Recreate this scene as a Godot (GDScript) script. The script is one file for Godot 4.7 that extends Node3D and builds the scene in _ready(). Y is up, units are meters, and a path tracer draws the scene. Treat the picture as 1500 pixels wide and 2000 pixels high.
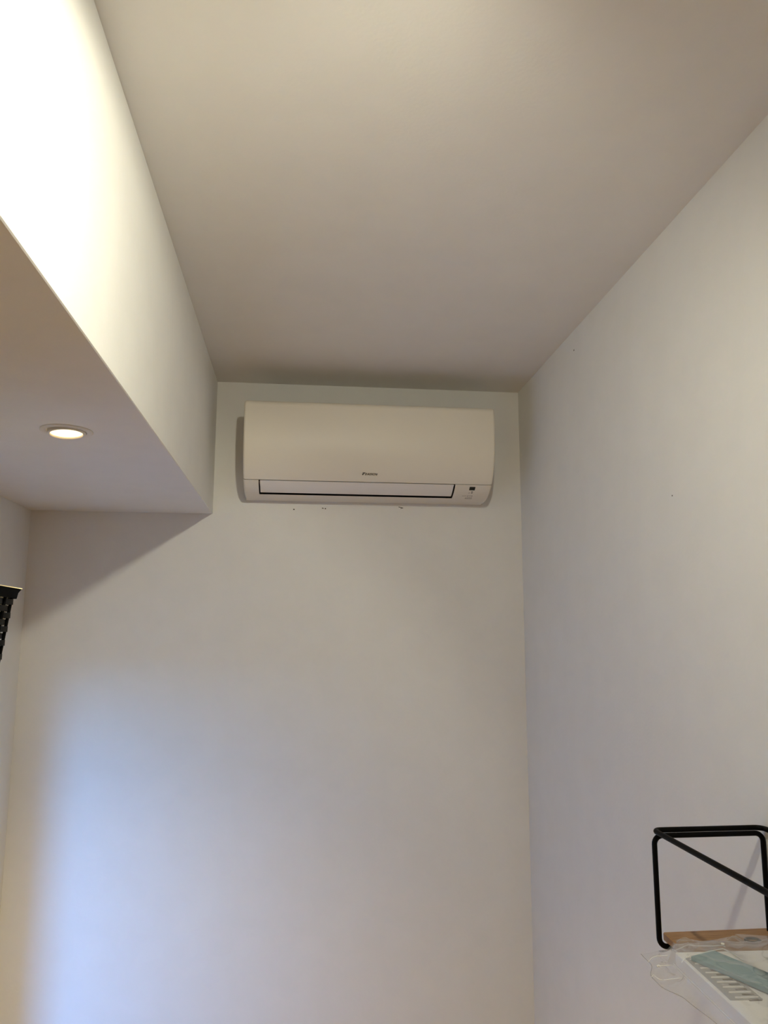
extends Node3D
# A white room corner seen from below: wall air conditioner, boxed-in bulkhead with a recessed
# downlight, wire wall shelf with a bagged package, woven basket.
# Coordinates: P(x, y, d) = metres right of, above and ahead of the camera position.

const EYE := 1.6
const XR := 0.7273      # right wall
const XL := -0.8419     # left wall
const XB := -0.2846     # side face of the bulkhead
const DB := 2.47        # back wall
const DF := -2.2        # wall behind the camera
const YC := 0.8235      # ceiling
const YS := 0.3839      # underside of the bulkhead
const YF := -1.6        # floor
const LAMP := Vector3(0.171, 0.693, 0.53)
const BEAM_ENERGY := 0.34      # spotlight on the ceiling: its beam
const SPILL_ENERGY := 0.47     # and its spill
const DOWN_ENERGY := 1.55      # downlights in the bulkhead
const SKY_K := 3.5
const AIM := Vector3(-0.52, -0.66, 0.54)
const SPREAD := Vector3(-0.1, -0.62, 0.68)

var mats := {}
var rng := RandomNumberGenerator.new()

func P(x: float, y: float, d: float) -> Vector3:
	return Vector3(x, y + EYE, -d)

# ------------------------------------------------------------------ mesh helpers
func begin() -> SurfaceTool:
	var st := SurfaceTool.new()
	st.begin(Mesh.PRIMITIVE_TRIANGLES)
	return st

func tri(st: SurfaceTool, a: Vector3, b: Vector3, c: Vector3, na: Vector3, nb: Vector3, nc: Vector3) -> void:
	var flip := (b - a).cross(c - a).dot(na + nb + nc) > 0.0
	st.set_normal(na); st.set_uv(Vector2(a.x, a.y)); st.add_vertex(a)
	if flip:
		st.set_normal(nc); st.set_uv(Vector2(c.x, c.y)); st.add_vertex(c)
		st.set_normal(nb); st.set_uv(Vector2(b.x, b.y)); st.add_vertex(b)
	else:
		st.set_normal(nb); st.set_uv(Vector2(b.x, b.y)); st.add_vertex(b)
		st.set_normal(nc); st.set_uv(Vector2(c.x, c.y)); st.add_vertex(c)

func quad(st: SurfaceTool, a: Vector3, b: Vector3, c: Vector3, d: Vector3, n: Vector3) -> void:
	tri(st, a, b, c, n, n, n)
	tri(st, a, c, d, n, n, n)

func quad4(st: SurfaceTool, a: Vector3, b: Vector3, c: Vector3, d: Vector3, na: Vector3, nb: Vector3, nc: Vector3, nd: Vector3) -> void:
	tri(st, a, b, c, na, nb, nc)
	tri(st, a, c, d, na, nc, nd)

# box with chamfered edges, lo..hi
func add_box(st: SurfaceTool, lo: Vector3, hi: Vector3, bev := 0.0, xf := Transform3D()) -> void:
	var c := (lo + hi) / 2.0
	var h := (hi - lo) / 2.0
	var b := minf(bev, minf(h.x, minf(h.y, h.z)) * 0.9)
	for ax in 3:
		var u := (ax + 1) % 3
		var v := (ax + 2) % 3
		for s in [-1.0, 1.0]:
			var n := Vector3.ZERO
			n[ax] = s
			var q := []
			for k in [[-1, -1], [1, -1], [1, 1], [-1, 1]]:
				var p := c
				p[ax] += s * h[ax]
				p[u] += k[0] * (h[u] - b)
				p[v] += k[1] * (h[v] - b)
				q.append(xf * p)
			quad(st, q[0], q[1], q[2], q[3], (xf.basis * n).normalized())
			if b > 0.0:
				for s2 in [-1.0, 1.0]:
					# edge between ax side s and u side s2
					var e := []
					for k in [-1.0, 1.0]:
						var p1 := c
						p1[ax] += s * h[ax]; p1[u] += s2 * (h[u] - b); p1[v] += k * (h[v] - b)
						var p2 := c
						p2[ax] += s * (h[ax] - b); p2[u] += s2 * h[u]; p2[v] += k * (h[v] - b)
						e.append([xf * p1, xf * p2])
					var en := Vector3.ZERO
					en[ax] = s; en[u] = s2
					quad(st, e[0][0], e[0][1], e[1][1], e[1][0], (xf.basis * en).normalized())
	if b > 0.0:
		for sx in [-1.0, 1.0]:
			for sy in [-1.0, 1.0]:
				for sz in [-1.0, 1.0]:
					var s := Vector3(sx, sy, sz)
					var a1 := c + s * Vector3(h.x, h.y - b, h.z - b)
					var a2 := c + s * Vector3(h.x - b, h.y, h.z - b)
					var a3 := c + s * Vector3(h.x - b, h.y - b, h.z)
					var nn := (xf.basis * s).normalized()
					tri(st, xf * a1, xf * a2, xf * a3, nn, nn, nn)

func add_tube(st: SurfaceTool, pts: Array, r: float, closed := false, sides := 12) -> void:
	var n := pts.size()
	var rings := []
	var up := Vector3.ZERO
	for i in n:
		var a: Vector3 = pts[(i - 1 + n) % n] if (closed or i > 0) else pts[i]
		var b: Vector3 = pts[(i + 1) % n] if (closed or i < n - 1) else pts[i]
		var t := (b - a).normalized()
		if up == Vector3.ZERO:
			up = Vector3.UP if absf(t.y) < 0.9 else Vector3.RIGHT
		up = (up - t * up.dot(t)).normalized()
		var sd := t.cross(up)
		var ring := []
		for k in sides:
			var g := TAU * k / sides
			var nn := up * cos(g) + sd * sin(g)
			ring.append([pts[i] + nn * r, nn])
		rings.append(ring)
	for i in (n if closed else n - 1):
		var r0: Array = rings[i]
		var r1: Array = rings[(i + 1) % n]
		# match the twist when closing the loop
		var off := 0
		if closed and i == n - 1:
			var best := 1e9
			for o in sides:
				var dd: float = (r0[0][1] - r1[o][1]).length()
				if dd < best:
					best = dd; off = o
		for k in sides:
			var k2 := (k + 1) % sides
			var p: Array = r0[k]; var q: Array = r0[k2]
			var s: Array = r1[(k2 + off) % sides]; var t2: Array = r1[(k + off) % sides]
			quad4(st, p[0], q[0], s[0], t2[0], p[1], q[1], s[1], t2[1])
	if not closed:
		for e in [0, n - 1]:
			var dirv: Vector3 = (pts[0] - pts[1]).normalized() if e == 0 else (pts[n - 1] - pts[n - 2]).normalized()
			for k in sides:
				tri(st, pts[e], rings[e][k][0], rings[e][(k + 1) % sides][0], dirv, dirv, dirv)

# lathe round the y axis at origin o; profile = [[radius, y], ...]
func add_lathe(st: SurfaceTool, prof: Array, xf: Transform3D, seg := 48) -> void:
	for i in prof.size() - 1:
		var a: Array = prof[i]; var b: Array = prof[i + 1]
		var t := Vector2(b[0] - a[0], b[1] - a[1])
		if t.length() < 1e-7: continue
		var n2 := Vector2(t.y, -t.x).normalized()
		for k in seg:
			var g0 := TAU * k / seg; var g1 := TAU * (k + 1) / seg
			var c0 := Vector3(cos(g0), 0, sin(g0)); var c1 := Vector3(cos(g1), 0, sin(g1))
			var n0 := xf.basis * (c0 * n2.x + Vector3.UP * n2.y)
			var n1 := xf.basis * (c1 * n2.x + Vector3.UP * n2.y)
			quad4(st, xf * (c0 * a[0] + Vector3.UP * a[1]), xf * (c1 * a[0] + Vector3.UP * a[1]), xf * (c1 * b[0] + Vector3.UP * b[1]), xf * (c0 * b[0] + Vector3.UP * b[1]), n0, n1, n1, n0)

# closed rounded rectangle path in the plane of u and v
func round_rect(c: Vector3, u: Vector3, v: Vector3, hu: float, hv: float, r: float, seg := 7) -> Array:
	var pts := []
	for k in 4:
		var su: float = [1, -1, -1, 1][k]
		var sv: float = [1, 1, -1, -1][k]
		for i in seg + 1:
			var g := PI / 2 * k + PI / 2 * i / seg
			pts.append(c + u * (su * (hu - r) + cos(g) * r) + v * (sv * (hv - r) + sin(g) * r))
	return pts

func obj(called: String, st: SurfaceTool, m: Material, parent: Node = self) -> MeshInstance3D:
	var o := MeshInstance3D.new()
	o.name = called
	o.mesh = st.commit()
	o.material_override = m
	parent.add_child(o, true)
	return o

func tag(o: Node, label: String, category: String, group := "") -> void:
	o.set_meta("label", label)
	o.set_meta("category", category)
	if group: o.set_meta("group", group)

func struct(called: String, st: SurfaceTool, m: Material, label: String, category := "wall") -> MeshInstance3D:
	var o := obj(called, st, m)
	o.set_meta("kind", "structure")
	tag(o, label, category)
	return o

func thing(called: String, at: Vector3, label: String, category: String, group := "") -> Node3D:
	var o := Node3D.new()
	o.name = called
	o.position = at
	add_child(o, true)
	tag(o, label, category, group)
	return o

# a part whose mesh was written in world coordinates, kept in place under a moved thing
func part(called: String, st: SurfaceTool, m: Material, parent: Node3D) -> MeshInstance3D:
	var o := obj(called, st, m, parent)
	var up: Node = parent
	var off := Vector3.ZERO
	while up != self:
		off += (up as Node3D).position
		up = up.get_parent()
	o.position = -off
	return o

# ------------------------------------------------------------------ materials
func mat(c: Color, rough := 0.8, metal := 0.0) -> StandardMaterial3D:
	var m := StandardMaterial3D.new()
	m.albedo_color = c
	m.roughness = rough
	m.metallic = metal
	return m

func noise_tex(freq: float, seed_: int, ramp: Array, size := 512, normal := false, bump := 4.0) -> NoiseTexture2D:
	var n := FastNoiseLite.new()
	n.seed = seed_
	n.noise_type = FastNoiseLite.TYPE_SIMPLEX_SMOOTH
	n.frequency = freq
	n.fractal_octaves = 4
	var t := NoiseTexture2D.new()
	t.width = size; t.height = size
	t.seamless = true
	t.noise = n
	if normal:
		t.as_normal_map = true
		t.bump_strength = bump
	else:
		var g := Gradient.new()
		g.offsets = PackedFloat32Array([0.0, 1.0])
		g.colors = PackedColorArray([ramp[0], ramp[1]])
		t.color_ramp = g
	return t

func paint(c: Color, seed_: int) -> StandardMaterial3D:
	var m := mat(Color.WHITE, 0.88)
	m.albedo_texture = noise_tex(0.006, seed_, [c.darkened(0.012), c.lightened(0.012)])
	m.normal_enabled = true
	m.normal_texture = noise_tex(0.09, seed_ + 7, [], 512, true, 3.0)
	m.normal_scale = 0.05
	m.uv1_triplanar = true
	m.uv1_world_triplanar = true
	m.uv1_scale = Vector3(2.2, 2.2, 2.2)
	m.metallic_specular = 0.3
	return m

func make_materials() -> void:
	mats.wall = paint(Color(0.905, 0.9, 0.885), 3)
	mats.ceiling = paint(Color(0.905, 0.895, 0.878), 5)
	mats.render = mat(Color(0.57, 0.57, 0.56), 0.9)
	mats.plastic = mat(Color(0.885, 0.86, 0.81), 0.42)
	mats.plastic.metallic_specular = 0.4
	mats.flap = mat(Color(0.9, 0.885, 0.87), 0.42)
	mats.dark = mat(Color(0.025, 0.025, 0.028), 0.7)
	mats.display = mat(Color(0.03, 0.035, 0.03), 0.15)
	mats.ink = mat(Color(0.12, 0.09, 0.07), 0.6)
	mats.pale_ink = mat(Color(0.42, 0.38, 0.33), 0.6)
	mats.wire = mat(Color(0.012, 0.012, 0.015), 0.5)
	mats.wire.metallic_specular = 0.22
	mats.black_weave = mat(Color(0.015, 0.015, 0.018), 0.4)
	mats.black_weave.metallic_specular = 0.2
	mats.lining = mat(Color(0.82, 0.79, 0.7), 0.95)
	mats.binding = mat(Color(0.52, 0.5, 0.45), 0.95)
	mats.rim = mat(Color(0.012, 0.012, 0.014), 0.7)
	mats.rim.metallic_specular = 0.15
	mats.chrome = mat(Color(0.85, 0.84, 0.82), 0.25, 0.9)
	mats.white_metal = mat(Color(0.86, 0.85, 0.83), 0.35)
	mats.reflector = mat(Color(0.92, 0.9, 0.86), 0.2, 1.0)
	mats.steel = mat(Color(0.1, 0.1, 0.1), 0.3, 0.8)
	mats.chip = mat(Color(0.3, 0.26, 0.22), 0.9)
	mats.paper = mat(Color(0.93, 0.925, 0.91), 0.6)
	mats.grey_print = mat(Color(0.66, 0.65, 0.64), 0.6)
	mats.grey_card = mat(Color(0.33, 0.34, 0.37), 0.7)
	mats.teal = mat(Color.WHITE, 0.9)
	mats.teal.albedo_texture = noise_tex(0.12, 21, [Color(0.46, 0.585, 0.60), Color(0.55, 0.67, 0.685)], 256)
	mats.teal.uv1_triplanar = true
	mats.teal.uv1_scale = Vector3(40, 40, 40)
	# clear film of the bag
	mats.film = StandardMaterial3D.new()
	mats.film.transparency = BaseMaterial3D.TRANSPARENCY_ALPHA
	mats.film.albedo_color = Color(0.76, 0.76, 0.76, 0.2)
	mats.film.roughness = 0.16
	mats.film.metallic_specular = 0.7
	mats.film.cull_mode = BaseMaterial3D.CULL_DISABLED
	mats.fold = StandardMaterial3D.new()
	mats.fold.transparency = BaseMaterial3D.TRANSPARENCY_ALPHA
	mats.fold.albedo_color = Color(0.96, 0.96, 0.95, 0.6)
	mats.fold.roughness = 0.15
	mats.hem = StandardMaterial3D.new()
	mats.hem.transparency = BaseMaterial3D.TRANSPARENCY_ALPHA
	mats.hem.albedo_color = Color(0.62, 0.61, 0.59, 0.35)
	mats.hem.roughness = 0.2
	mats.glass = StandardMaterial3D.new()
	mats.glass.transparency = BaseMaterial3D.TRANSPARENCY_ALPHA
	mats.glass.albedo_color = Color(0.95, 0.98, 1.0, 0.04)
	mats.glass.roughness = 0.0
	# lamp faces
	mats.warm_glow = mat(Color(1.0, 0.9, 0.75), 0.4)
	mats.warm_glow.emission_enabled = true
	mats.warm_glow.emission = Color(1.0, 0.86, 0.62)
	mats.warm_glow.emission_energy_multiplier = 3.0
	mats.spot_glow = mat(Color(1.0, 0.97, 0.9), 0.4)
	mats.spot_glow.emission_enabled = true
	mats.spot_glow.emission = Color(1.0, 0.95, 0.86)
	mats.spot_glow.emission_energy_multiplier = 3.0
	# oak: grain stretched along the board
	var wn := FastNoiseLite.new()
	wn.seed = 11; wn.frequency = 0.012; wn.fractal_octaves = 5
	var wim := Image.create(512, 512, false, Image.FORMAT_RGB8)
	for y in 512:
		for x in 512:
			var v := wn.get_noise_2d(x * 0.35, y * 6.0) * 0.5 + wn.get_noise_2d(x * 1.5 + 900.0, y * 22.0) * 0.35
			var c := Color(0.68, 0.53, 0.36).lerp(Color(0.47, 0.33, 0.2), clampf(0.42 + v, 0.0, 1.0))
			wim.set_pixel(x, y, c)
	mats.oak = mat(Color.WHITE, 0.55)
	mats.oak.albedo_texture = ImageTexture.create_from_image(wim)
	mats.oak.uv1_triplanar = true
	mats.oak.uv1_scale = Vector3(4, 4, 4)
	mats.floor_wood = mat(Color.WHITE, 0.5)
	mats.floor_wood.albedo_texture = mats.oak.albedo_texture
	mats.floor_wood.uv1_triplanar = true
	mats.floor_wood.uv1_world_triplanar = true
	mats.floor_wood.uv1_scale = Vector3(1.2, 1.2, 1.2)

# ------------------------------------------------------------------ scene
func _ready() -> void:
	rng.seed = 4
	setup_view_and_light()
	make_materials()
	build_room()
	build_window()
	build_air_conditioner()
	build_spotlight()
	build_downlight(1.474, "lit round downlight in the lowered bulkhead, nearest the air conditioner")
	build_downlight(0.27, "lit round downlight in the bulkhead, middle one of the row")
	build_downlight(-0.93, "lit round downlight in the bulkhead, farthest from the air conditioner")
	build_wall_shelf()
	build_package()
	build_basket()

func setup_view_and_light() -> void:
	var cam := Camera3D.new()
	cam.name = "camera"
	cam.position = Vector3(0, EYE, 0)
	cam.basis = Basis.from_euler(Vector3(0.15979, -0.10739, 0.00217))
	cam.keep_aspect = Camera3D.KEEP_HEIGHT
	cam.fov = rad_to_deg(2.0 * atan(1000.0 / 1499.7))
	cam.near = 0.02
	add_child(cam)
	cam.current = true
	var we := WorldEnvironment.new()
	we.name = "environment"
	var e := Environment.new()
	var sky := Sky.new()
	var sm := ProceduralSkyMaterial.new()
	sm.sky_top_color = Color(0.38, 0.64, 1.0)
	sm.sky_horizon_color = Color(0.48, 0.75, 1.0)
	sm.ground_horizon_color = Color(0.42, 0.47, 0.54)
	sm.ground_bottom_color = Color(0.36, 0.4, 0.46)
	sm.sky_energy_multiplier = SKY_K
	sm.ground_energy_multiplier = SKY_K * 0.62
	sky.sky_material = sm
	e.background_mode = Environment.BG_SKY
	e.sky = sky
	e.tonemap_mode = Environment.TONE_MAPPER_LINEAR
	e.tonemap_exposure = 1.12
	e.sdfgi_enabled = true
	e.ssao_enabled = true
	e.ssil_enabled = true
	we.environment = e
	add_child(we)

const WIN_D0 := 1.36     # near jamb of the window in the left wall
const WIN_D1 := 2.24     # far jamb
const WIN_Y0 := -1.2
const WIN_Y1 := -0.02
const WALL_T := 0.24
const NEXT_X := -2.1
const NEXT_D := 0.8

func build_room() -> void:
	var t := 0.15
	var st := begin()
	add_box(st, P(XL - WALL_T, YF - t, DB + t), P(XR + t, YF, DF - t))
	struct("floor", st, mats.floor_wood, "warm oak floor under the whole room", "floor")
	st = begin()
	add_box(st, P(XL - WALL_T, YC, DB + t), P(XR + t, YC + t, DF - t))
	struct("ceiling", st, mats.ceiling, "smooth white painted ceiling above the air conditioner", "ceiling")
	st = begin()
	add_box(st, P(XL - WALL_T, YF, DB + t), P(XR + t, YC, DB))
	var back := struct("wall_back", st, mats.wall, "white wall behind the air conditioner, bluish with daylight low down")
	st = begin()
	add_box(st, P(XR, YF, DB), P(XR + t, YC, DF - t))
	var right := struct("wall_right", st, mats.wall, "plain white side wall that carries the wire shelf")
	st = begin()
	add_box(st, P(XL - WALL_T, YF, DF), P(XR, YC, DF - t))
	struct("wall_front", st, mats.wall, "plain white wall at the far end, opposite the air conditioner")
	st = begin()
	add_box(st, P(XL - WALL_T, YF, DB), P(XL, WIN_Y0, DF))
	add_box(st, P(XL - WALL_T, WIN_Y1, DB), P(XL, YC, DF))
	add_box(st, P(XL - WALL_T, WIN_Y0, DB), P(XL, WIN_Y1, WIN_D1))
	add_box(st, P(XL - WALL_T, WIN_Y0, WIN_D0), P(XL, WIN_Y1, DF))
	struct("wall_left", st, mats.wall, "white wall under the lowered bulkhead, beside the woven basket")
	# bulkhead boxed in below the ceiling
	st = begin()
	add_box(st, P(XL, YS, DB), P(XB, YC, DF), 0.0015)
	struct("wall_bulkhead", st, mats.wall, "lowered white bulkhead running along the ceiling, recessed lamp in it", "bulkhead")
	# small chips and scuffs in the plaster
	for s in [[-0.0271, 0.4031, 0.0022, 0.0018, 0.0], [0.066, 0.4089, 0.0028, 0.0013, -0.2], [0.0745, 0.4077, 0.002, 0.0018, 0.0], [0.3221, 0.4162, 0.0078, 0.0011, -0.22], [0.3235, 0.4135, 0.003, 0.0008, 0.3]]:
		st = begin()
		var xf := Transform3D(Basis(Vector3.BACK, s[4]), P(s[0], s[1], DB - 0.0002))
		add_box(st, Vector3(-s[2], -s[3], -0.0004), Vector3(s[2], s[3], 0.0004), 0.0003, xf)
		obj("scuff_mark", st, mats.chip, back)
	for s in [[1.9277, 0.769, 0.002], [1.425, 0.275, 0.0013]]:
		st = begin()
		add_box(st, P(XR - 0.0006, s[1] - s[2], s[0] + s[2]), P(XR + 0.0004, s[1] + s[2], s[0] - s[2]), 0.0003)
		obj("scuff_mark", st, mats.chip, right)

func build_window() -> void:
	# neighbouring house wall outside: only the sky past its end shines in
	var out := begin()
	add_box(out, P(NEXT_X - 0.4, YF - 0.15, 5.0), P(NEXT_X, 7.0, NEXT_D))
	struct("wall_outside", out, mats.render, "rendered wall of the neighbouring house outside the window")
	var w := Node3D.new()
	w.name = "window_1"
	w.position = P(XL - WALL_T + 0.03, WIN_Y0, (WIN_D0 + WIN_D1) / 2)
	add_child(w)
	w.set_meta("kind", "structure")
	tag(w, "white framed window in the wall beside the woven basket", "window")
	var x0 := XL - WALL_T + 0.005
	var x1 := x0 + 0.055
	var f := 0.045
	var st := begin()
	add_box(st, P(x0, WIN_Y0, WIN_D1), P(x1, WIN_Y0 + f, WIN_D0), 0.003)
	add_box(st, P(x0, WIN_Y1 - f, WIN_D1), P(x1, WIN_Y1, WIN_D0), 0.003)
	add_box(st, P(x0, WIN_Y0 + f, WIN_D1), P(x1, WIN_Y1 - f, WIN_D1 - f), 0.003)
	add_box(st, P(x0, WIN_Y0 + f, WIN_D0 + f), P(x1, WIN_Y1 - f, WIN_D0), 0.003)
	part("window_frame", st, mats.white_metal, w)
	st = begin()
	add_box(st, P(x0 + 0.024, WIN_Y0 + f, WIN_D1 - f), P(x0 + 0.03, WIN_Y1 - f, WIN_D0 + f))
	part("window_pane", st, mats.glass, w)

# ------------------------------------------------------------------ air conditioner
var prof: Array = []     # dense front profile, bottom to top: Vector2(y, depth off the wall)

func make_profile() -> void:
	var key := [[0.4300, 0.0], [0.4300, 0.06], [0.4372, 0.098], [0.4502, 0.128], [0.4716, 0.156], [0.5, 0.177], [0.53, 0.1915], [0.56, 0.2], [0.6, 0.2045], [0.65, 0.2045], [0.69, 0.2015]]
	var c := Curve2D.new()
	for i in key.size():
		var p := Vector2(key[i][0], key[i][1])
		var a := Vector2(key[maxi(i - 1, 0)][0], key[maxi(i - 1, 0)][1])
		var b := Vector2(key[mini(i + 1, key.size() - 1)][0], key[mini(i + 1, key.size() - 1)][1])
		var t := (b - a).normalized()
		if i < 1:
			t = Vector2(0, 1)
		c.add_point(p, -t * (p - a).length() / 3.0, t * (b - p).length() / 3.0)
	c.bake_interval = 0.003
	var n := int(c.get_baked_length() / 0.0035)
	for i in n + 1:
		prof.append(c.sample_baked(c.get_baked_length() * i / n, true))
	var last: Vector2 = prof[prof.size() - 1]
	for i in range(1, 9):     # rounded upper edge
		var g := PI / 2 * i / 8
		prof.append(Vector2(last.x + 0.016 * sin(g), last.y - 0.016 * (1.0 - cos(g)) - 0.001 * sin(g)))
	prof.append(Vector2(last.x + 0.017, 0.09))
	prof.append(Vector2(last.x + 0.017, 0.0))

func prof_at(y: float) -> Array:   # [point, tangent upwards, outward normal] in (y, depth)
	for i in prof.size() - 1:
		if prof[i].x <= y and prof[i + 1].x > y and prof[i].x < prof[i + 1].x:
			var f: float = (y - prof[i].x) / (prof[i + 1].x - prof[i].x)
			var t: Vector2 = (prof[i + 1] - prof[i]).normalized()
			var t0: Vector2 = (prof[i] - prof[maxi(i - 1, 0)]).normalized() if i > 0 else t
			var t1: Vector2 = (prof[mini(i + 2, prof.size() - 1)] - prof[i + 1]).normalized()
			var ta := (t0 + t).normalized(); var tb := (t + t1).normalized()
			var tt := ta.lerp(tb, f).normalized()
			return [prof[i].lerp(prof[i + 1], f), tt, Vector2(-tt.y, tt.x)]
	return [prof[0], Vector2(1, 0), Vector2(0, 1)]

func cut_profile(y0: float, y1: float) -> Array:   # piece of the profile between two heights
	var out := []
	var a: Array = prof_at(y0); var b: Array = prof_at(y1)
	if y0 > 0.4302: out.append(a[0])
	for p in prof:
		if (p.x > y0 + 0.0004 or y0 <= 0.4302) and (p.x < y1 - 0.0004 or y1 > 0.7065): out.append(p)
	if y1 < 0.7065: out.append(b[0])
	return out

func profile_normals(pp: Array) -> Array:
	var out := []
	for i in pp.size():
		var a: Vector2 = pp[maxi(i - 1, 0)]; var b: Vector2 = pp[mini(i + 1, pp.size() - 1)]
		var t := (b - a).normalized()
		out.append(Vector2(-t.y, t.x))
	return out

const AC_X0 := -0.1802
const AC_X1 := 0.5920

func Q(x: float, p: Vector2) -> Vector3:
	return P(x, p.x, DB - p.y)

func N3(n: Vector2, nx := 0.0) -> Vector3:
	return Vector3(nx, n.x, n.y).normalized()

# a solid skin along x with rounded ends; hole = [x0, x1, index from, index to] leaves quads out
func skin(st: SurfaceTool, pp: Array, x0: float, x1: float, r: float, hole := []) -> void:
	var nn := profile_normals(pp)
	var sx := []     # [x, inset, nx], a quarter circle from the outermost section inwards
	for i in 6:
		var g := PI / 2 * (5 - i) / 5
		sx.append([x0 + r * (1.0 - sin(g)), r * (1.0 - cos(g)), -sin(g)])
	var xs := sx.duplicate()
	if hole.size():
		xs.append([hole[0], 0.0, 0.0])
		xs.append([hole[1], 0.0, 0.0])
	else:
		xs.append([(x0 + x1) / 2, 0.0, 0.0])
	for i in range(5, -1, -1):
		xs.append([x0 + x1 - sx[i][0], sx[i][1], -sx[i][2]])
	for i in xs.size() - 1:
		for k in pp.size() - 1:
			if hole.size() and i == 6 and k >= hole[2] and k < hole[3]:
				continue
			var a: Array = xs[i]; var b: Array = xs[i + 1]
			var ka := 1.0 if pp[k].y > 0.01 else 0.0
			var kb := 1.0 if pp[k + 1].y > 0.01 else 0.0
			var p00 := Q(a[0], pp[k] - nn[k] * a[1] * ka); var p10 := Q(b[0], pp[k] - nn[k] * b[1] * ka)
			var p01 := Q(a[0], pp[k + 1] - nn[k + 1] * a[1] * kb); var p11 := Q(b[0], pp[k + 1] - nn[k + 1] * b[1] * kb)
			var sa := sqrt(1.0 - a[2] * a[2]); var sb := sqrt(1.0 - b[2] * b[2])
			quad4(st, p00, p10, p11, p01, N3(nn[k] * sa, a[2]), N3(nn[k] * sb, b[2]), N3(nn[k + 1] * sb, b[2]), N3(nn[k + 1] * sa, a[2]))
	# end caps and the flat closing faces
	for e in [0, xs.size() - 1]:
		var s: Array = xs[e]
		var nx := Vector3(-1 if e == 0 else 1, 0, 0)
		var mid := Vector2((pp[0].x + pp[pp.size() - 1].x) / 2, 0.02)
		for k in pp.size() - 1:
			tri(st, Q(s[0], pp[k] - nn[k] * s[1]), Q(s[0], pp[k + 1] - nn[k + 1] * s[1]), Q(s[0], mid), nx, nx, nx)
		for k in [0, pp.size() - 1]:
			tri(st, Q(s[0], pp[k] - nn[k] * s[1]), Q(s[0], Vector2(pp[k].x, 0.0)), Q(s[0], mid), nx, nx, nx)

func flat_close(st: SurfaceTool, p: Vector2, x0: float, x1: float, down: bool) -> void:
	var n := Vector3(0, -1 if down else 1, 0)
	quad(st, Q(x0, p), Q(x1, p), Q(x1, Vector2(p.x, 0.004)), Q(x0, Vector2(p.x, 0.004)), n)

# a small flat plate on the curved front: centre x, height y, half sizes along x and up the surface
func plate(st: SurfaceTool, x: float, y: float, hx: float, hs: float, proud: float) -> void:
	var f: Array = prof_at(y)
	var up := Vector3(0, f[1].x, f[1].y)
	var n := Vector3(0, f[2].x, f[2].y)
	var xf := Transform3D(Basis(Vector3.RIGHT, up, n), Q(x, f[0]))
	add_box(st, Vector3(-hx, -hs, -0.0006), Vector3(hx, hs, proud), proud * 0.5, xf)

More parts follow.
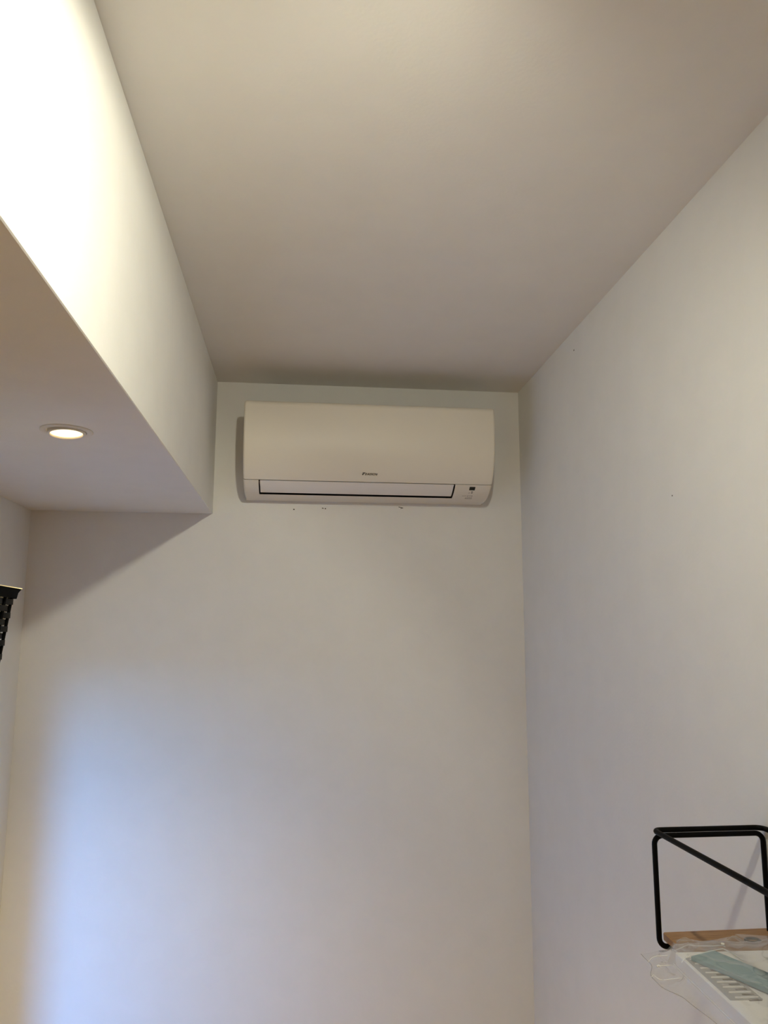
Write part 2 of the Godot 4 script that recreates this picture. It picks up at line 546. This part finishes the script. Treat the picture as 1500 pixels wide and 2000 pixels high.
func build_air_conditioner() -> void:
	make_profile()
	var root := thing("air_conditioner", P((AC_X0 + AC_X1) / 2, 0.43, DB - 0.1), "white wall-mounted air conditioner with closed flap under the ceiling", "air conditioner")
	var seam := 0.4679
	# upper front panel, down to the seam
	var st := begin()
	var up := cut_profile(seam + 0.0006, 0.72)
	skin(st, up, AC_X0, AC_X1, 0.007)
	flat_close(st, up[0], AC_X0 + 0.007, AC_X1 - 0.007, true)
	part("front_panel", st, mats.plastic, root)
	# lower fascia with the outlet opening
	var fx0 := -0.1342
	var fx1 := 0.4745
	var yb := 0.4347
	st = begin()
	var low := cut_profile(0.42, yb)
	var from := low.size() - 1
	low.append_array(cut_profile(yb, seam - 0.0006).slice(1))
	skin(st, low, AC_X0, AC_X1, 0.007, [fx0, fx1, from, low.size() - 1])
	flat_close(st, low[low.size() - 1], AC_X0 + 0.007, fx0, false)
	flat_close(st, low[low.size() - 1], fx1, AC_X1 - 0.007, false)
	part("lower_fascia", st, mats.plastic, root)
	# dark duct behind the flap
	st = begin()
	var top2: Vector2 = low[low.size() - 1]
	var bot2: Vector2 = low[from]
	var inn := Vector2(0.475, 0.02)
	var inb := Vector2(0.440, 0.02)
	for k in range(from, low.size() - 1):
		var lip: Vector2 = low[k]
		var lip2: Vector2 = low[k + 1]
		for s in [[fx0, 1.0], [fx1, -1.0]]:
			quad(st, Q(s[0], lip), Q(s[0], lip2), Q(s[0], Vector2(lip2.x, 0.02)), Q(s[0], Vector2(lip.x, 0.02)), Vector3(s[1], 0, 0))
	quad(st, Q(fx0, bot2), Q(fx1, bot2), Q(fx1, inb), Q(fx0, inb), Vector3.UP)
	quad(st, Q(fx0, top2), Q(fx1, top2), Q(fx1, inn), Q(fx0, inn), Vector3.DOWN)
	quad(st, Q(fx0, inb), Q(fx1, inb), Q(fx1, inn), Q(fx0, inn), Vector3.BACK)
	part("outlet_duct", st, mats.dark, root)
	# the flap: a thin bowed plate set a little into the opening
	st = begin()
	var fl := cut_profile(0.4376, seam - 0.0019)
	var fn := profile_normals(fl)
	var a0 := fx0 + 0.0042
	var a1 := fx1 - 0.0048
	for k in fl.size() - 1:
		var o0: Vector2 = fl[k] - fn[k] * 0.0012; var o1: Vector2 = fl[k + 1] - fn[k + 1] * 0.0012
		var i0: Vector2 = fl[k] - fn[k] * 0.006; var i1: Vector2 = fl[k + 1] - fn[k + 1] * 0.006
		quad4(st, Q(a0, o0), Q(a1, o0), Q(a1, o1), Q(a0, o1), N3(fn[k]), N3(fn[k]), N3(fn[k + 1]), N3(fn[k + 1]))
		quad4(st, Q(a0, i0), Q(a1, i0), Q(a1, i1), Q(a0, i1), N3(-fn[k]), N3(-fn[k]), N3(-fn[k + 1]), N3(-fn[k + 1]))
		quad(st, Q(a0, o0), Q(a0, o1), Q(a0, i1), Q(a0, i0), Vector3.LEFT)
		quad(st, Q(a1, o0), Q(a1, o1), Q(a1, i1), Q(a1, i0), Vector3.RIGHT)
	for k in [0, fl.size() - 1]:
		var t: Vector2 = (fl[0] - fl[1]).normalized() if k == 0 else (fl[k] - fl[k - 1]).normalized()
		quad(st, Q(a0, fl[k] - fn[k] * 0.0012), Q(a1, fl[k] - fn[k] * 0.0012), Q(a1, fl[k] - fn[k] * 0.006), Q(a0, fl[k] - fn[k] * 0.006), N3(t))
	part("flap", st, mats.flap, root)
	# display, indicator marks and print
	st = begin()
	plate(st, 0.5304, 0.4577, 0.0090, 0.0072, 0.0007)
	part("display_window", st, mats.display, root).set_meta("label", "small black display window")
	for s in [[0.5325, 0.4496, 0.0026, 0.0014], [0.5326, 0.4467, 0.0026, 0.0012]]:
		st = begin()
		plate(st, s[0], s[1], s[2], s[3], 0.0004)
		part("indicator_mark", st, mats.ink, root)
	st = begin()
	plate(st, 0.5241, 0.4468, 0.0018, 0.0010, 0.0004)
	part("indicator_mark", st, mats.pale_ink, root)
	st = begin()
	plate(st, 0.5118, 0.4400, 0.0072, 0.0005, 0.0004)
	part("printed_line", st, mats.pale_ink, root)
	# outlined push button
	st = begin()
	for s in [[0.5294, 0.4411, 0.008, 0.0004], [0.5294, 0.4385, 0.008, 0.0004]]:
		plate(st, s[0], s[1], s[2], s[3], 0.0004)
	for x in [0.5217, 0.5371]:
		plate(st, x, 0.4398, 0.0004, 0.0030, 0.0004)
	part("button_outline", st, mats.pale_ink, root)
	for y in [0.4360, 0.4345]:
		st = begin()
		for k in 7:
			plate(st, 0.5180 + 0.0033 * k, y, 0.0012, 0.0011, 0.0004)
		part("printed_line", st, mats.pale_ink, root)
	# maker's mark and lettering
	var f: Array = prof_at(0.4903)
	var upv := Vector3(0, f[1].x, f[1].y)
	var nv := Vector3(0, f[2].x, f[2].y)
	var slope := 0.25
	var logo := Transform3D(Basis(Vector3.RIGHT, upv, nv), Q(0.1805, f[0] + f[2] * 0.0002))
	st = begin()
	var h := 0.0042
	for poly in [[Vector2(0.0016, h), Vector2(0.0107, h), Vector2(0.0072, 0.0012), Vector2(0.0008, 0.0012)], [Vector2(0.0006, 0.0004), Vector2(0.0060, 0.0004), Vector2(0.0026, -h), Vector2(-0.0004, -h)]]:
		var a: Vector3 = logo * Vector3(poly[0].x, poly[0].y, 0.0004)
		for k in range(1, poly.size() - 1):
			tri(st, a, logo * Vector3(poly[k].x, poly[k].y, 0.0004), logo * Vector3(poly[k + 1].x, poly[k + 1].y, 0.0004), nv, nv, nv)
	part("logo_mark", st, mats.ink, root)
	var font := SystemFont.new()
	font.font_names = PackedStringArray(["Droid Sans"])
	font.font_weight = 700
	var tm := TextMesh.new()
	tm.text = "DAIKIN"
	tm.font = font
	tm.font_size = 64
	tm.pixel_size = 0.001
	tm.depth = 0.02
	tm.horizontal_alignment = HORIZONTAL_ALIGNMENT_LEFT
	var arr := tm.get_mesh_arrays() if tm.get_surface_count() == 1 else tm.surface_get_arrays(0)
	var verts: PackedVector3Array = arr[Mesh.ARRAY_VERTEX]
	var lo := Vector3(1e9, 1e9, 1e9); var hi := -lo
	for v in verts:
		lo = lo.min(v); hi = hi.max(v)
	var wide := 0.0372
	var tall := 0.0066
	var norms: PackedVector3Array = arr[Mesh.ARRAY_NORMAL]
	for i in verts.size():
		var v := verts[i]
		var py := (v.y - lo.y) / (hi.y - lo.y) * tall - 0.0042
		var px := 0.0095 + (v.x - lo.x) / (hi.x - lo.x) * wide + py * slope
		verts[i] = logo * Vector3(px, py, 0.0004 * (v.z - lo.z) / maxf(hi.z - lo.z, 1e-6))
		norms[i] = (logo.basis * norms[i]).normalized()
	arr[Mesh.ARRAY_VERTEX] = verts
	arr[Mesh.ARRAY_NORMAL] = norms
	arr[Mesh.ARRAY_TANGENT] = null
	var am := ArrayMesh.new()
	am.add_surface_from_arrays(Mesh.PRIMITIVE_TRIANGLES, arr)
	var o := MeshInstance3D.new()
	o.name = "logo_lettering"
	o.mesh = am
	o.material_override = mats.ink
	root.add_child(o, true)
	o.position = -root.position

# ------------------------------------------------------------------ lamps
func build_spotlight() -> void:
	# surface spotlight on the ceiling, above and behind the frame
	var at := P(LAMP.x, LAMP.y, LAMP.z)
	var dirv := Vector3(AIM.x, AIM.y, -AIM.z).normalized()
	var root := thing("ceiling_spotlight", P(LAMP.x, YC, LAMP.z), "white adjustable ceiling spotlight aimed at the bulkhead", "lamp")
	var base := at - dirv * 0.012
	var side := dirv.cross(Vector3.UP).normalized()
	var xf := Transform3D(Basis(side, dirv, side.cross(dirv)), base)
	var st := begin()
	add_lathe(st, [[0.0, -0.085], [0.030, -0.085], [0.033, -0.08], [0.033, -0.002], [0.031, 0.0], [0.027, 0.0], [0.027, -0.01]], xf, 40)
	part("lamp_head", st, mats.white_metal, root)
	st = begin()
	add_lathe(st, [[0.0, -0.004], [0.0268, -0.004]], xf, 40)
	part("lamp_lens", st, mats.spot_glow, root)
	st = begin()
	var back_pt := base - dirv * 0.05
	var plate_pt := P(LAMP.x, YC - 0.018, LAMP.z)
	add_tube(st, [back_pt, plate_pt], 0.006)
	part("arm", st, mats.chrome, root)
	st = begin()
	add_lathe(st, [[0.0, -0.02], [0.042, -0.02], [0.045, -0.017], [0.045, 0.0], [0.0, 0.0]], Transform3D(Basis(), P(LAMP.x, YC - 0.0002, LAMP.z)), 40)
	part("mounting_plate", st, mats.white_metal, root)
	# its beam, and the wide spill of the open lamp
	for b in [[53.0, 0.3, BEAM_ENERGY, AIM], [76.0, 0.8, SPILL_ENERGY, SPREAD]]:
		var l := SpotLight3D.new()
		l.name = "lamp_beam"
		l.light_color = Color(1.0, 0.985, 0.895)
		l.light_energy = b[2]
		l.light_size = 0.026
		l.spot_range = 12.0
		l.spot_attenuation = 2.0
		l.spot_angle = b[0]
		l.spot_angle_attenuation = b[1]
		l.shadow_enabled = true
		root.add_child(l, true)
		l.look_at_from_position(at, at + Vector3(b[3].x, b[3].y, -b[3].z), Vector3.UP)

func build_downlight(d: float, label: String) -> void:
	var c := P(-0.4487, YS, d)
	var root := thing("recessed_downlight", c, label, "lamp", "downlights along the bulkhead")
	var tf := Transform3D(Basis(), c)
	var st := begin()
	# flange ring, a little proud of the plaster
	add_lathe(st, [[0.0475, 0.001], [0.0478, -0.0012], [0.046, -0.0026], [0.037, -0.0026], [0.0355, -0.0012], [0.0350, 0.0]], tf, 64)
	part("trim_ring", st, mats.white_metal, root)
	st = begin()
	# tilted gimbal ring holding the lamp
	var gim := Transform3D(Basis(Vector3(0, 0, 1), 0.06) * Basis(Vector3(1, 0, 0), -0.05), c)
	add_lathe(st, [[0.0345, 0.0], [0.0345, -0.0065], [0.0335, -0.0078], [0.030, -0.0078], [0.0288, -0.006], [0.0285, -0.001]], gim, 64)
	part("gimbal_ring", st, mats.white_metal, root)
	st = begin()
	add_lathe(st, [[0.0, -0.0042], [0.0285, -0.0042]], gim, 48)
	part("lamp_lens", st, mats.warm_glow, root)
	var l := SpotLight3D.new()
	l.name = "lamp_beam"
	l.light_color = Color(1.0, 0.9, 0.66)
	l.light_energy = DOWN_ENERGY
	l.light_size = 0.02
	l.spot_range = 10.0
	l.spot_attenuation = 2.0
	l.spot_angle = 55.0
	l.spot_angle_attenuation = 1.0
	l.shadow_enabled = true
	root.add_child(l, true)
	l.look_at_from_position(c + Vector3(0, -0.012, 0), c + Vector3(0, -1, 0), Vector3.RIGHT)

# ------------------------------------------------------------------ wire shelf
const SHELF_TOP := -0.444

func build_wall_shelf() -> void:
	var x0 := 0.546
	var x1 := 0.7225
	var far := 1.19
	var near := 0.64
	var r := 0.004
	var root := thing("wire_wall_shelf", P(XR, SHELF_TOP, (far + near) / 2), "black wire wall shelf with an oak board on the side wall", "shelf")
	var st: SurfaceTool
	for d in [far, near]:
		st = begin()
		add_tube(st, round_rect(P((x0 + x1) / 2, (-0.302 - 0.4602) / 2, d), Vector3.RIGHT, Vector3.UP, (x1 - x0) / 2, (0.4602 - 0.302) / 2, 0.0125), r, true, 14)
		part("wire_frame", st, mats.wire, root).set_meta("label", "upright black wire loop")
	st = begin()
	add_tube(st, round_rect(P((x0 + x1) / 2, -0.2942, (far + near) / 2), Vector3.RIGHT, Vector3.FORWARD, (x1 - x0) / 2, (far - near) / 2 + 0.002, 0.0125), r, true, 14)
	part("wire_rail", st, mats.wire, root).set_meta("label", "flat black wire loop on top")
	st = begin()
	add_box(st, P(0.5575, SHELF_TOP - 0.012, far + 0.012), P(XR - 0.0002, SHELF_TOP, near - 0.012), 0.0015)
	part("shelf_board", st, mats.oak, root).set_meta("label", "oak board")
	# small dark ring lying on the board
	st = begin()
	var pts := []
	for k in 28:
		var g := TAU * k / 28
		pts.append(P(0.672 + 0.0105 * cos(g), SHELF_TOP + 0.002, 1.152 + 0.0085 * sin(g)))
	add_tube(st, pts, 0.002, true, 10)
	var o := obj("metal_ring", st, mats.steel)
	tag(o, "small dark metal ring lying on the oak shelf board", "ring")

# ------------------------------------------------------------------ package in a clear bag
func build_package() -> void:
	var y0 := SHELF_TOP + 0.0004
	var y1 := y0 + 0.0165
	var root := thing("flat_white_carton", P(0.615, y0, 0.92), "flat white carton with grey print lying on the oak shelf board", "carton")
	var turn := Transform3D(Basis(Vector3.UP, -0.045), P(0.5195, 0, 1.085))
	var st := begin()
	add_box(st, Vector3(0, y0, 0.0), Vector3(0.192, y1, 0.36), 0.0012, turn)
	part("carton_body", st, mats.paper, root)
	# grey printed band with pale ribs across it
	st = begin()
	add_box(st, Vector3(0.004, y1 - 0.001, 0.02), Vector3(0.044, y1 + 0.0006, 0.142), 0.0003, turn)
	var band := part("printed_band", st, mats.grey_print, root)
	for k in 9:
		st = begin()
		var z := 0.026 + 0.0138 * k
		add_box(st, Vector3(0.008 + 0.0005 * k, y1, z), Vector3(0.026 + 0.0019 * k, y1 + 0.0018, z + 0.0022), 0.0004, turn)
		var o := obj("rib", st, mats.paper, band)
		st = begin()
		add_box(st, Vector3(0.018 + 0.001 * k, y1, z + 0.005), Vector3(0.028 + 0.0017 * k, y1 + 0.0009, z + 0.0085), 0.0002, turn)
		obj("print_mark", st, mats.pale_ink, band)
	st = begin()
	add_box(st, Vector3(0.022, y1 - 0.001, 0.193), Vector3(0.12, y1 + 0.0008, 0.26), 0.0003, turn)
	part("grey_panel", st, mats.grey_card, root)
	# teal foam strip on the carton
	st = begin()
	var s := 0.4235 / 0.475
	var dirv := Vector2(0.40, -0.917).normalized()
	var a := Vector2(0.5896, 1.1802) * s
	var b := Vector2(0.6330, 1.2000) * s
	var ln := 0.26
	var c := a + dirv * ln
	var d := b + dirv * ln
	var lo := y1 + 0.0020
	var hi := lo + 0.0052
	var q := [P(a.x, lo, a.y), P(b.x, lo, b.y), P(d.x, lo, d.y), P(c.x, lo, c.y)]
	var p := [P(a.x, hi, a.y), P(b.x, hi, b.y), P(d.x, hi, d.y), P(c.x, hi, c.y)]
	quad(st, p[0], p[1], p[2], p[3], Vector3.UP)
	quad(st, q[0], q[1], q[2], q[3], Vector3.DOWN)
	var mid: Vector3 = (p[0] + p[2]) / 2
	for k in 4:
		var k2 := (k + 1) % 4
		var n: Vector3 = (p[k] + p[k2]) / 2 - mid
		n = (n - (p[k2] - p[k]).normalized() * n.dot((p[k2] - p[k]).normalized())).normalized()
		quad(st, q[k], q[k2], p[k2], p[k], n)
	var foam := obj("foam_strip", st, mats.teal)
	tag(foam, "teal foam strip lying across the flat white carton", "strip")
	build_bag(y0, y1)

func hem_x(d: float) -> float:
	var k := [[1.17, 0.502], [1.131, 0.5007], [1.083, 0.4827], [1.058, 0.4824], [1.02, 0.4969], [0.952, 0.503], [0.69, 0.51]]
	for i in k.size() - 1:
		if d <= k[i][0] and d >= k[i + 1][0]:
			return lerpf(k[i][1], k[i + 1][1], smoothstep(0.0, 1.0, (k[i][0] - d) / (k[i][0] - k[i + 1][0])))
	return k[0][1]

func build_bag(y0: float, y1: float) -> void:
	var n1 := FastNoiseLite.new()
	n1.seed = 31; n1.frequency = 14.0; n1.fractal_type = FastNoiseLite.FRACTAL_RIDGED; n1.fractal_octaves = 2
	var n2 := FastNoiseLite.new()
	n2.seed = 77; n2.frequency = 32.0; n2.noise_type = FastNoiseLite.TYPE_CELLULAR; n2.cellular_return_type = FastNoiseLite.RETURN_DISTANCE2_SUB; n2.fractal_type = FastNoiseLite.FRACTAL_NONE
	var nu := 110
	var nv := 130
	var st := begin()
	# top sheet: u runs from the loose left edge to the right, v from the far end towards the near end
	var pos := []
	for j in nv + 1:
		var v := float(j) / nv
		var row := []
		for i in nu + 1:
			var u := float(i) / nu
			var d := lerpf(1.163, 0.70, v)
			# loose left hem
			var left := hem_x(d)
			var x := lerpf(left, 0.718, u)
			d += 0.006 * sin(x * 60.0) * (1.0 - v)
			var cover := smoothstep(-0.009, 0.001, x - (0.5195 - 0.045 * (1.085 - d))) * smoothstep(-0.03, 0.0, 1.085 - d)
			var w1 := n1.get_noise_2d(x * 1.0, d * 0.8)
			var w2 := n2.get_noise_2d(x * 0.6 + 3.0, d)
			var over_board := smoothstep(0.545, 0.565, x)
			var low := lerpf(SHELF_TOP - 0.012, SHELF_TOP + 0.0022, over_board)
			var hem := smoothstep(0.0, 0.12, u) * smoothstep(0.0, 0.06, v)
			var y := lerpf(low + hem * (0.010 + 0.009 * w1 + 0.008 * w2), y1 + 0.0112 + 0.0026 * w1 + 0.0022 * w2, cover)
			if x > 0.655 and d > 1.135: y = maxf(y, SHELF_TOP + 0.0052)
			row.append(P(x, y, d))
		pos.append(row)
	var nor := []
	for j in nv + 1:
		var row := []
		for i in nu + 1:
			var ax: Vector3 = pos[j][mini(i + 1, nu)] - pos[j][maxi(i - 1, 0)]
			var az: Vector3 = pos[mini(j + 1, nv)][i] - pos[maxi(j - 1, 0)][i]
			var n := az.cross(ax).normalized()
			row.append(n if n.y > 0 else -n)
		nor.append(row)
	for j in nv:
		for i in nu:
			quad4(st, pos[j][i], pos[j][i + 1], pos[j + 1][i + 1], pos[j + 1][i], nor[j][i], nor[j][i + 1], nor[j + 1][i + 1], nor[j + 1][i])
	var bag := thing("plastic_bag", P(0.6, SHELF_TOP, 0.92), "crinkled clear plastic bag over the carton, hanging past the shelf", "bag")
	part("film", st, mats.film, bag)
	# folded hem along the loose left edge
	st = begin()
	var hemline := []
	for j in range(0, nv + 1, 2):
		hemline.append(pos[j][0])
	add_tube(st, hemline, 0.0005, false, 6)
	part("hem", st, mats.hem, bag)
	# sharp folds where the film lies double
	var folds := [
		[0.0007, [[0.4897, -0.446, 1.1061], [0.5013, -0.446, 1.1181], [0.5112, -0.446, 1.123], [0.5261, -0.446, 1.1226]]],
		[0.0007, [[0.4929, -0.446, 1.0864], [0.4988, -0.446, 1.091], [0.5044, -0.446, 1.0905], [0.5185, -0.446, 1.0914]]],
		[0.0008, [[0.5219, -0.4255, 1.0877], [0.536, -0.4265, 1.0979], [0.5491, -0.4265, 1.1059], [0.5587, -0.4265, 1.1013], [0.5782, -0.4255, 1.0958], [0.5931, -0.4245, 1.0928], [0.5925, -0.4235, 1.0865]]],
		[0.0009, [[0.5195, -0.4445, 1.0905], [0.5165, -0.4445, 1.06], [0.5155, -0.4445, 1.0212], [0.514, -0.4445, 0.9846], [0.5125, -0.4445, 0.9559], [0.511, -0.4445, 0.9266], [0.5085, -0.4445, 0.87]]],
		[0.0006, [[0.5038, -0.421, 1.0366], [0.5129, -0.4165, 1.0405], [0.5296, -0.4155, 1.0454], [0.5561, -0.4155, 1.0544], [0.5751, -0.4155, 1.06], [0.5797, -0.4155, 1.0453], [0.5816, -0.4155, 1.0221]]],
		[0.0006, [[0.4763, -0.45, 1.0685], [0.4826, -0.45, 1.0742], [0.4828, -0.45, 1.0616], [0.4867, -0.45, 1.0575]]],
		[0.0005, [[0.484, -0.446, 1.0486], [0.4962, -0.446, 1.0504], [0.5109, -0.446, 1.0513]]],
		[0.0014, [[0.4908, -0.443, 1.0816], [0.493, -0.442, 1.082], [0.4953, -0.443, 1.0818]]],
		[0.0016, [[0.5829, -0.4165, 1.078], [0.5845, -0.416, 1.077], [0.5862, -0.4165, 1.0759]]],
	]
	for fo in folds:
		var pts := []
		for i in fo[1].size() - 1:
			for k in 4:
				var p0: Array = fo[1][i]; var p1: Array = fo[1][i + 1]
				var t := k / 4.0
				pts.append(P(lerpf(p0[0], p1[0], t), lerpf(p0[1], p1[1], t), lerpf(p0[2], p1[2], t)))
		var e: Array = fo[1][fo[1].size() - 1]
		pts.append(P(e[0], e[1], e[2]))
		st = begin()
		add_tube(st, pts, fo[0], false, 6)
		part("fold", st, mats.fold, bag)

# ------------------------------------------------------------------ woven basket
func build_basket() -> void:
	var xr := -0.4675     # outer right face at the rim
	var xl := -0.815
	var dfar := 1.355
	var dnear := 0.95
	var ytop := 0.0745
	var hgt := 0.30
	var taper := 0.09     # inward lean per metre of height
	var root := thing("woven_basket", P((xl + xr) / 2, ytop - hgt, (dfar + dnear) / 2), "black woven basket with pale lined rim near the side wall", "basket")
	var rows := 27
	var pitch := hgt / rows
	var cx := (xl + xr) / 2
	var cd := (dfar + dnear) / 2
	var per_long := 14     # stakes on the long faces
	var per_short := 12
	# corner-rounded rectangle sampled by stake: returns [point xz, outward] for parameter t in stakes
	var total := 2 * (per_long + per_short)
	var at := func(t: float, inset: float) -> Array:
		var hx := (xr - xl) / 2 - inset
		var hd := (dfar - dnear) / 2 - inset
		t = fposmod(t, total)
		var p: Vector2; var n: Vector2
		if t < per_long:
			p = Vector2(hx, lerpf(-hd, hd, t / per_long)); n = Vector2(1, 0)
		elif t < per_long + per_short:
			p = Vector2(lerpf(hx, -hx, (t - per_long) / per_short), hd); n = Vector2(0, 1)
		elif t < 2 * per_long + per_short:
			p = Vector2(-hx, lerpf(hd, -hd, (t - per_long - per_short) / per_long)); n = Vector2(-1, 0)
		else:
			p = Vector2(lerpf(-hx, hx, (t - 2 * per_long - per_short) / per_short), -hd); n = Vector2(0, -1)
		# round the corners
		var rc := 0.014
		var q := p
		if absf(p.x) > hx - rc and absf(p.y) > hd - rc:
			var cc := Vector2(signf(p.x) * (hx - rc), signf(p.y) * (hd - rc))
			n = (p - cc).normalized()
			q = cc + n * rc
		return [q, n]
	# stakes
	for k in total:
		var st := begin()
		var pts := []
		for i in 5:
			var hh := hgt * i / 4.0
			var a: Array = at.call(k + 0.5, 0.006 + taper * hh)
			pts.append(P(cx + a[0].x, ytop - hh, cd + a[0].y))
		add_tube(st, pts, 0.0028, false, 6)
		part("stake", st, mats.black_weave, root)
	# woven strands, one loop per row, over and under the stakes
	var sub := 4
	for r in rows:
		var st := begin()
		var yc := ytop - pitch * (r + 0.5) - 0.004
		var half := pitch * 0.41
		var inset := 0.006 + taper * (ytop - yc)
		var outer := []
		for i in total * sub:
			var t := float(i) / sub
			var wob := cos((t - 0.5) * PI + (PI if r % 2 else 0.0)) * 0.0026
			var a: Array = at.call(t, inset)
			var c2: Vector2 = a[0] + a[1] * wob
			outer.append([P(cx + c2.x, yc, cd + c2.y), Vector3(a[1].x, 0, -a[1].y)])
		var m := outer.size()
		for i in m:
			var a: Array = outer[i]; var b: Array = outer[(i + 1) % m]
			var th := 0.0012
			var uy := Vector3(0, half, 0)
			quad4(st, a[0] + a[1] * th - uy, b[0] + b[1] * th - uy, b[0] + b[1] * th + uy, a[0] + a[1] * th + uy, a[1], b[1], b[1], a[1])
			quad4(st, a[0] - a[1] * th - uy, b[0] - b[1] * th - uy, b[0] - b[1] * th + uy, a[0] - a[1] * th + uy, -a[1], -b[1], -b[1], -a[1])
			quad(st, a[0] + a[1] * th + uy, b[0] + b[1] * th + uy, b[0] - b[1] * th + uy, a[0] - a[1] * th + uy, Vector3.UP)
			quad(st, a[0] + a[1] * th - uy, b[0] + b[1] * th - uy, b[0] - b[1] * th - uy, a[0] - a[1] * th - uy, Vector3.DOWN)
		part("woven_strand", st, mats.black_weave, root)
	# rim: a flared black band, with the pale lining folded over its top
	var st := begin()
	for i in total * 2:
		var q := []
		for e in [i, i + 1]:
			for lv in [[-0.0065, 0.0], [-0.0025, 0.007], [-0.0010, 0.0165]]:
				var a: Array = at.call(e / 2.0, 0.002 + lv[0] * 1.0)
				q.append([P(cx + a[0].x, ytop + 0.0015 - lv[1], cd + a[0].y), Vector3(a[1].x, -0.3, -a[1].y).normalized()])
		for k in 2:
			quad4(st, q[k][0], q[3 + k][0], q[4 + k][0], q[1 + k][0], q[k][1], q[3 + k][1], q[4 + k][1], q[1 + k][1])
	part("rim", st, mats.rim, root)
	for piece in [["rim_binding", [[-0.0072, -0.0006], [-0.0068, 0.0008], [0.006, 0.0012], [0.0085, -0.012]]], ["lining", [[0.0087, -0.012], [0.0087 + taper * hgt / 2, -hgt / 2], [0.0087 + taper * hgt, -hgt + 0.007]]]]:
		st = begin()
		var levels: Array = piece[1]
		var nl := levels.size()
		for i in total * 2:
			var q := []
			for e in [i, i + 1]:
				for lv in levels:
					var a: Array = at.call(e / 2.0, 0.002 + lv[0])
					q.append(P(cx + a[0].x, ytop + 0.0015 + lv[1], cd + a[0].y))
			for k in nl - 1:
				var n: Vector3 = (q[nl + 1 + k] - q[k]).cross(q[nl + k] - q[k]).normalized()
				if piece[0] == "rim_binding" and k == 1 and n.y < 0: n = -n
				quad(st, q[k], q[nl + k], q[nl + 1 + k], q[k + 1], n)
		part(piece[0], st, mats.lining if piece[0] == "lining" else mats.binding, root).set_meta("label", "pale cloth lining inside the weave" if piece[0] == "lining" else "pale cloth edge folded over the rim")
	st = begin()
	var bi := 0.012 + taper * hgt
	add_box(st, P(xl + bi, ytop - hgt + 0.0002, dfar - bi), P(xr - bi, ytop - hgt + 0.006, dnear + bi), 0.002)
	part("basket_base", st, mats.black_weave, root)
	# the shelf it stands on, out of the frame
	var sh := thing("wall_board", P(XL, ytop - hgt, cd), "narrow white wall shelf board under the black woven basket", "shelf")
	st = begin()
	add_box(st, P(XL + 0.0003, ytop - hgt - 0.018, dfar - 0.0), P(xr - 0.05, ytop - hgt, dnear), 0.002)
	part("shelf_board", st, mats.white_metal, sh)
	for d in [dfar - 0.06, dnear + 0.06]:
		st = begin()
		add_tube(st, [P(XL + 0.004, ytop - hgt - 0.15, d), P(XL + 0.22, ytop - hgt - 0.02, d)], 0.006)
		part("bracket", st, mats.white_metal, sh)
